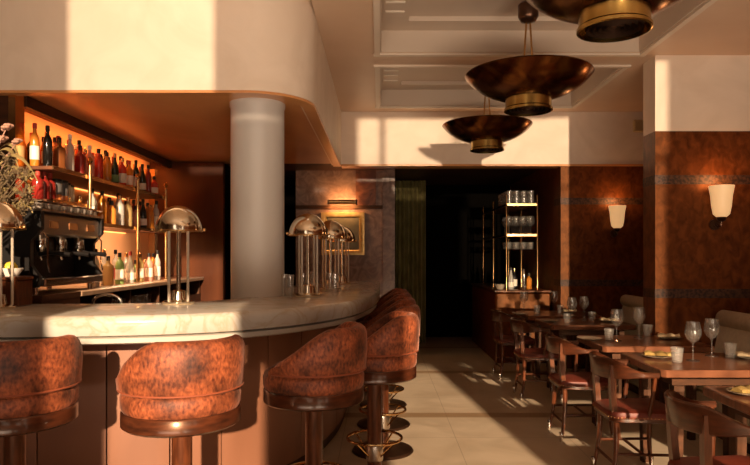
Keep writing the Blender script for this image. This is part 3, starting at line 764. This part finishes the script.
# ------------------------------------------------------------------ chairs (face +X)
def make_chair(label):
    t = thing('dining_chair', label, 'chair', group='dark wooden dining chairs at the tables')
    def srect(w0, w1, x0, x1, z, r=.07, n=5):
        # seat outline: rear at x0 half-width w0, front at x1 half-width w1
        pts = []
        for (cx, cy, a0) in ((x1-r, w1-r, 0), (x0+r, w0-r, PI/2), (x0+r, -w0+r, PI), (x1-r, -w1+r, 1.5*PI)):
            for k in range(n+1):
                a = a0+PI/2*k/n; pts.append((cx+r*math.cos(a), cy+r*math.sin(a), z))
        return pts
    ob('seat_frame', MB().rings([srect(.195,.225,-.205,.225,.405), srect(.20,.23,-.21,.23,.41), srect(.20,.23,-.21,.23,.445)]), mahog_h, t)
    st = ob('seat', MB().rings([srect(.202,.232,-.212,.232,.43), srect(.206,.236,-.216,.236,.447), srect(.198,.228,-.208,.228,.468), srect(.16,.19,-.17,.19,.478), srect(.08,.10,-.09,.10,.474,.05)]), leather, t)
    nb = MB()
    ol = srect(.205,.235,-.215,.235,.438)
    for i in range(len(ol)):
        p, q = Vector(ol[i]), Vector(ol[(i+1)%len(ol)]); m = max(1, int((q-p).length/.022))
        for k in range(m):
            c = p.lerp(q, k/m); nb.ball(c, .0045, seg=6, n=4)
    o = ob('nailheads', nb, brass, st); o['kind'] = 'stuff'
    for sx, sy, fx, fy in ((-.165,-.155,-.20,-.185),(-.165,.155,-.20,.185),(.18,-.18,.20,-.20),(.18,.18,.20,.20)):
        pts = []; rad = []
        for q in range(7):
            u = q/6; bow = math.sin(PI*u)*.012
            pts.append((sx+(fx-sx)*u**1.5+(-bow if sx < 0 else bow)*-.6, sy+(fy-sy)*u**1.5, .41-.41*u+.0)); rad.append(.021-.009*u)
        lg = ob('leg', MB().tube(pts, rad, 10), mahog, t)
        ob('ferrule', MB().lathe([(.0135,0),(.0145,.004),(.0165,.07),(.0155,.072)], 12, (fx,fy,0)), chrome, lg)
    for y in (-.165,.165): ob('stretcher', MB().tube([(-.175,y,.2),(.185,y*1.13,.2)], .0095, 8), mahog_h, t)
    ob('stretcher', MB().tube([(0,-.17,.2),(0,.17,.2)], .0095, 8), mahog_h, t)
    ob('stretcher', MB().tube([(-.18,-.165,.14),(-.18,.165,.14)], .0095, 8), mahog_h, t)
    # curved back rail, wide behind, thin at the arm ends
    rs = []; N = 30
    for k in range(N+1):
        a = -1.0+2*k/N; th = a*1.75
        r = .245
        x = -.005-r*math.cos(th)*(1 if abs(th) < PI/2 else 1); y = r*1.02*math.sin(th)
        if abs(th) > PI/2: x = -.005+ (abs(th)-PI/2)*r*1.6; y = math.copysign(r*1.02, th)
        lean = .012
        q = min(1, max(0, (abs(a)-.38)/.5)); q = q*q*(3-2*q)
        zt = .805-.075*q; zb = .675+.02*q
        nx, ny = -math.cos(min(abs(th),PI/2)), math.sin(th) if abs(th) < PI/2 else math.copysign(1, th)
        tk = .013
        ring = []
        for u, z, lx in ((tk,zb+.008,0),(tk,zt-.008,-lean),(tk*.4,zt,-lean),(-tk*.4,zt,-lean),(-tk,zt-.008,-lean),(-tk,zb+.008,0),(-tk*.4,zb,0),(tk*.4,zb,0)):
            ring.append((x+nx*u+lx*(1-q), y+ny*u, z))
        rs.append(ring)
    ob('back_rail', MB().rings(rs), mahog_h, t)
    for sy in (-1,1):
        ob('stile', MB().rings([[(x+a*.017, sy*y+c*.022, z) for a, c in ((-1,-1),(1,-1),(1,1),(-1,1))] for x, y, z in ((-.178,.152,.43),(-.19,.16,.6),(-.193,.165,.765))]), mahog, t)
        ob('arm_post', MB().tube([(.02,sy*.205,.44),(.04,sy*.222,.58),(.045,sy*.249,.70)], [.017,.013,.012], 8), mahog, t)
    return t
CH = [(1.60,2.93,'nearest dark wooden chair, cut by the bottom right corner'),
      (1.66,4.20,'wooden chair with sunlit red seat at the table with large wine glasses'),
      (1.62,5.19,'wooden chair third from the near end, its feet fully on view'),
      (1.62,6.60,'wooden chair at the table just behind the near pier'),
      (1.60,7.68,'farthest wooden dining chair, in shadow before the sideboard')]
c0 = None
for x, y, lab in CH:
    if c0 is None: c0 = make_chair(lab); c0.location = (x,y,0)
    else: dup(c0, (x,y,0), random.uniform(-.04,.04), lab)

# ------------------------------------------------------------------ table settings
tname = ['nearest','second','third','fourth','farthest']
def wine(x, y, lab):
    o = ob('wine_glass', wine_me, None); o.location = (x,y,.7515); tag(o, lab, 'glass', 'wine glasses on the dining tables')
rib = MB()
def ribbed():
    rs = []
    for r, z in ((.028,0),(.031,.006),(.040,.10),(.0375,.10),(.028,.012)):
        rs.append([(r*(1+.03*(k%2))*math.cos(2*PI*k/36), r*(1+.03*(k%2))*math.sin(2*PI*k/36), z) for k in range(36)])
    me = MB().rings(rs).mesh('tumbler'); me.materials.append(pressed); return me
rib_me = ribbed()
def tumb(x, y, lab):
    o = ob('tumbler', rib_me, None); o.location = (x,y,.7515); tag(o, lab, 'glass', 'ribbed tumblers on the dining tables')
plate_me = MB().lathe([(0,0),(.055,0),(.06,.003),(.10,.014),(.102,.017),(.098,.017),(.06,.007),(0,.006)], 32, cap0=False, cap1=False).mesh('plate'); plate_me.materials.append(stonew)
def plate(x, y, lab, nap=None, nlab=None):
    o = ob('plate', plate_me, None); o.location = (x,y,.75); tag(o, lab, 'plate', 'side plates on the dining tables')
    if nap:
        rs = []
        for k in range(13):
            u = -1+2*k/12; w = .048*(1-.25*u*u)
            wave = .006*math.sin(u*7)
            rs.append([(u*.085, -w, .0), (u*.085, -w*.9, .016+wave*.5), (u*.085, -w*.2, .026+wave), (u*.085, w*.6, .02+wave*.6), (u*.085, w, .0)])
        n_ = ob('napkin', MB().rings(rs), nap); n_.location = (x,y,.7675); n_.rotation_euler = (0,0,random.uniform(-.4,.4)); tag(n_, nlab, 'napkin', 'folded napkins on the side plates')
plate(px(742,3.30),3.24,'stoneware plate on the nearest table', napkin_y, 'mustard folded napkin on the nearest table')
wine(px(693,4.27),4.27,'large wine glass at the left of the second nearest table')
wine(px(714,4.44),4.47,'large wine glass in front of the grey banquette end')
tumb(px(677,4.19),4.19,'ribbed tumbler left of the large wine glass, second nearest table')
tumb(px(724,4.48),4.40,'ribbed tumbler between large wine glass and grey banquette')
plate(px(656,4.44),4.42,'stoneware plate with mustard napkin left on second nearest table', napkin_y, 'mustard folded napkin left of the ribbed tumbler, second nearest table')
plate(px(745,4.44),4.38,'plate with cream napkin at the right picture edge', napkin_m, 'cream folded napkin at the right picture edge')
wine(px(639,5.46),5.46,'wine glass before the sunlit edge of the near pier')
wine(px(616.6,5.27),5.27,'wine glass in the middle of the third table')
tumb(px(646.6,5.6),5.58,'ribbed tumbler close to the foot of the near pier')
tumb(px(606,5.35),5.28,'ribbed tumbler left on the third table')
plate(px(664,5.5),5.42,'plate with cream napkin before the near pier', napkin_m, 'cream folded napkin right of the tumbler at the near pier')
plate(px(588,5.4),5.36,'stoneware plate at the left end of third table')
wine(px(584,6.95),6.95,'right wine glass on the table behind the near pier')
wine(px(572,6.8),6.8,'left wine glass on the table behind the near pier')
tumb(px(565,6.75),6.68,'left ribbed tumbler on the table behind the near pier')
tumb(px(592,6.85),6.85,'right ribbed tumbler on the table behind the near pier')
plate(px(607,6.85),6.8,'plate with cream napkin at the right of fourth table', napkin_m, 'cream folded napkin at the right of fourth table')
plate(px(549,6.85),6.85,'stoneware plate at the left end of fourth table')
wine(px(554,7.95),7.95,'right wine glass on the farthest table')
wine(px(524,7.95),7.95,'left wine glass on the farthest table')
tumb(px(558,7.9),7.8,'right ribbed tumbler on the farthest table')
tumb(px(536,7.8),7.75,'left ribbed tumbler on the farthest table')
plate(px(570,7.85),7.9,'plate with cream napkin at the foot of the far pier', napkin_m, 'cream folded napkin at the foot of the far pier')
plate(px(519,7.8),7.72,'stoneware plate at the left end of the farthest table')

# ------------------------------------------------------------------ banquettes
def banq(y0, y1, label):
    t = thing('banquette', label, 'banquette', (3.0,(y0+y1)/2,0), 0, 'upholstered banquettes along the right wall')
    h = (y1-y0)/2
    ob('plinth', MB().box(-.30,.48,-h+.03,h-.03,0,.10), darkwood, t)
    ob('base', MB().rbox(-.36,.48,-h,h,.10,.34,.015), green_f, t)
    ob('seat_cushion', MB().rbox(-.38,.06,-h,h,.342,.47,.035), green_f, t)
    prof = [(.06,.342),(.04,.48),(.10,.80),(.12,.86),(.30,.88),(.48,.86),(.48,.342)]
    ob('backrest', MB().rings([[(x,y,z) for x,z in prof] for y in (-h,h)]), green_f, t)
    rs = []
    for yy, q in ((-h,.55),(-h+.012,.85),(-h+.03,1),(h-.03,1),(h-.012,.85),(h,.55)):
        rs.append([(.13+.075*q*math.cos(2*PI*k/20), yy, .885+.075*q*math.sin(2*PI*k/20)) for k in range(20)])
    ob('bolster', MB().rings(rs), green_f, t)
banq(1.6, 5.86, 'grey-green banquette with rolled bolster at the right picture edge')
banq(6.25, 8.18, 'grey-green banquette end seen between the two burl-wood piers')

# ------------------------------------------------------------------ sconces
def make_sconce(label):
    t = thing('wall_sconce', label, 'wall lamp', group='opal glass sconces on the piers')
    ob('backplate', MB().rings([[(.05*math.cos(2*PI*k/20), y, -.06+.05*math.sin(2*PI*k/20)) for k in range(20)] for y in (0,-.015)]), bronze, t)
    ob('arm', MB().tube([(0,-.012,-.06),(0,-.07,-.085),(0,-.12,-.07),(0,-.125,-.03)], .010, 8), bronze, t)
    ob('cup', MB().lathe([(.012,-.04),(.035,-.025),(.045,.0),(.04,.004)], 20, (0,-.125,0)), bronze, t)
    ob('shade', MB().lathe([(.0,.002),(.045,.005),(.070,.03),(.083,.10),(.092,.20),(.108,.285),(.104,.288),(.088,.20),(.079,.10),(.066,.035),(0,.012)], 28, (0,-.125,0), cap0=False, cap1=False), opal, t)
    return t
s0 = make_sconce('glowing opal glass sconce on the near burl-wood pier'); s0.location = (px(714,5.93),5.926,1.80)
dup(s0, (px(613.5,8.25),8.246,1.80), 0, 'glowing opal glass sconce on the far burl-wood pier')
SC = [(px(714,5.93),5.80,2.03),(px(613.5,8.25),8.12,2.03)]

# ------------------------------------------------------------------ pendants
def make_pendant(label, hang=.965):
    t = thing('pendant_lamp', label, 'pendant lamp', group='brass bowl pendants down the dining room')
    # origin at the bottom of the collar (z=0); rim .30; hung from the tray
    rim, top = .285, hang
    ob('canopy', MB().lathe([(.02,top-.27),(.06,top-.255),(.08,top-.22),(.08,top-.13),(.06,top-.11),(.025,top-.10),(.025,top-.01),(.06,top)], 24), bronze, t)
    for s in (-1,1): ob('rod', MB().tube([(s*.015,0,top-.265),(s*.045,0,.2)], .008, 8), brass, t)
    R = .495
    out = [(.20,.105)]
    for k in range(1,13):
        u = k/12; out.append((.20+(R-.20)*(u+.12*math.sin(PI*u)), .105+(rim-.105)*u**1.25))
    inn = [(r-.008, z+.006) for r, z in reversed(out)]
    bw = ob('bowl', MB().lathe([(.05,.10),(.15,.10)]+out+[(R-.004,rim+.008)]+inn+[(.05,.112)], 56, cap0=False, cap1=False), brass_d, t)
    bw.rotation_euler = (0,0,0)
    col = ob('collar', MB().lathe([(.178,0),(.188,.004),(.188,.02),(.178,.03),(.178,.099),(.170,.099),(.170,.005)], 40, cap0=False, cap1=False), mat('olive_brass', (.40,.26,.075), (.55,.38,.13), scale=9, rough=.24, metal=1), t)
    for i, r in enumerate((.145,.115,.085,.05)):
        ob('louvre', MB().lathe([(r,.012),(r,.055),(r-.006,.055),(r-.006,.012)], 32, cap0=False, cap1=False), bronze, col)
    ob('spider', MB().box(-.169,.169,-.006,.006,.05,.06).box(-.006,.006,-.169,.169,.05,.06), bronze, col)
    ob('finial', MB().lathe([(.035,.055),(.03,.03),(.012,.02),(.004,.016)], 16), bronze, col)
    return t
p0 = make_pendant('nearest brass bowl pendant, cut off by the top picture edge'); p0.location = (1.215,3.32,2.615)
dup(p0, (1.165,5.03,2.585), 0, 'middle brass bowl pendant with its rods and canopy in view')
dup(p0, (1.187,7.1,2.585+.03), 0, 'farthest and smallest brass bowl pendant, before the header wall')

# vents in the trays and a small plate on the header wall
VT = [(5.0,'white slot vent in the nearer ceiling tray'),(7.1,'white slot vent in the farther ceiling tray')]
for y, lab in VT:
    t = thing('ceiling_vent', lab, 'vent', (.125,y,CEIL+.20))
    ob('frame', MB().box(-.10,.10,-.5,.5,-.008,0), tray_m, t)
    for i in range(5): ob('slat', MB().box(-.08,.08,-.45+.2*i,-.43+.2*i,-.022,-.0085), grille_m, t)
wp = thing('wall_speaker', 'small square brass-coloured plate high on the header wall', 'speaker', (px(639,8.25),8.25,pz(126.5,8.25)))
ob('housing', MB().rbox(-.085,.085,-.05,0,-.08,.08,.01), mat('tan_plastic', (.55,.40,.20), rough=.5), wp)
ob('grille', MB().box(-.06,.06,-.056,-.051,-.055,.055), mat('tan_mesh', (.42,.30,.15), rough=.6), wp)

# ------------------------------------------------------------------ lights
def light(name, kind, loc, energy, color, **k):
    l = bpy.data.lights.new(name, kind); l.energy = energy; l.color = color
    for a, v in k.items(): setattr(l, a, v)
    o = bpy.data.objects.new(name, l); C.objects.link(o); o.location = loc; return o
def aim(o, d): o.rotation_euler = Vector(d).to_track_quat('-Z','Y').to_euler()
s = light('evening_sun', 'SUN', (0,-5,3), 3.2, (1,.75,.50), angle=math.radians(.7)); aim(s, (-.05,1,-.012))
s = light('high_sun', 'SUN', (1,-5,4), 9.8, (1,.73,.48), angle=math.radians(.8)); aim(s, (-.117,1,-.267))
for nm, x, w, e in (('fill_left',-1.3,2.6,52),('fill_right',1.7,2.6,74)):
    # added fill lamps inside the facade, tilted up to lift plaster and ceiling
    a = light(nm, 'AREA', (x,-.9,.45), e, (1,.79,.60), shape='RECTANGLE', size=w, size_y=.7, spread=math.radians(100)); aim(a, (0,1,1.0))
for x, y, z in SC:
    light('sconce_bulb', 'POINT', (x,y,z+.12), 3.2, (1,.5,.2), shadow_soft_size=.06)
a = light('niche_strip', 'AREA', (-2.675,6.3,2.57), 15, (1,.33,.08), shape='RECTANGLE', size=.05, size_y=3.1); a.rotation_euler = (0, math.radians(35), 0)
a = light('ledge_strip', 'AREA', (-2.46,6.25,1.705), 16, (1,.66,.38), shape='RECTANGLE', size=.04, size_y=1.8); a.rotation_euler = (0, math.radians(30), 0)
a = light('picture_lamp', 'AREA', (-.55,9.36,2.19), 5, (1,.5,.18), shape='RECTANGLE', size=.38, size_y=.02); aim(a, (0,.8,-1))
a = light('picture_lamp', 'AREA', (-.55,9.36,2.29), 3.5, (1,.5,.18), shape='RECTANGLE', size=.38, size_y=.02); aim(a, (0,.8,1))

w = bpy.data.worlds.new('World'); S.world = w; w.use_nodes = True
bg = w.node_tree.nodes['Background']; bg.inputs['Color'].default_value = (1,.80,.60,1); bg.inputs['Strength'].default_value = 2.0

# ------------------------------------------------------------------ camera
cd = bpy.data.cameras.new('Camera'); cam = bpy.data.objects.new('Camera', cd); C.objects.link(cam)
cam.location = (0,0,CZ); cam.rotation_euler = (PI/2,0,0)
cd.sensor_width = 36; cd.lens = 36*FPX/750; cd.clip_start = .05
cd.shift_x = -(VX-375)/750; cd.shift_y = (VY-232.5)/750
S.camera = cam
vs = S.view_settings
S.display_settings.display_device = 'sRGB'
vs.view_transform = 'Standard'; vs.look = 'None'; vs.gamma = 1; vs.exposure = 0; vs.use_curve_mapping = False
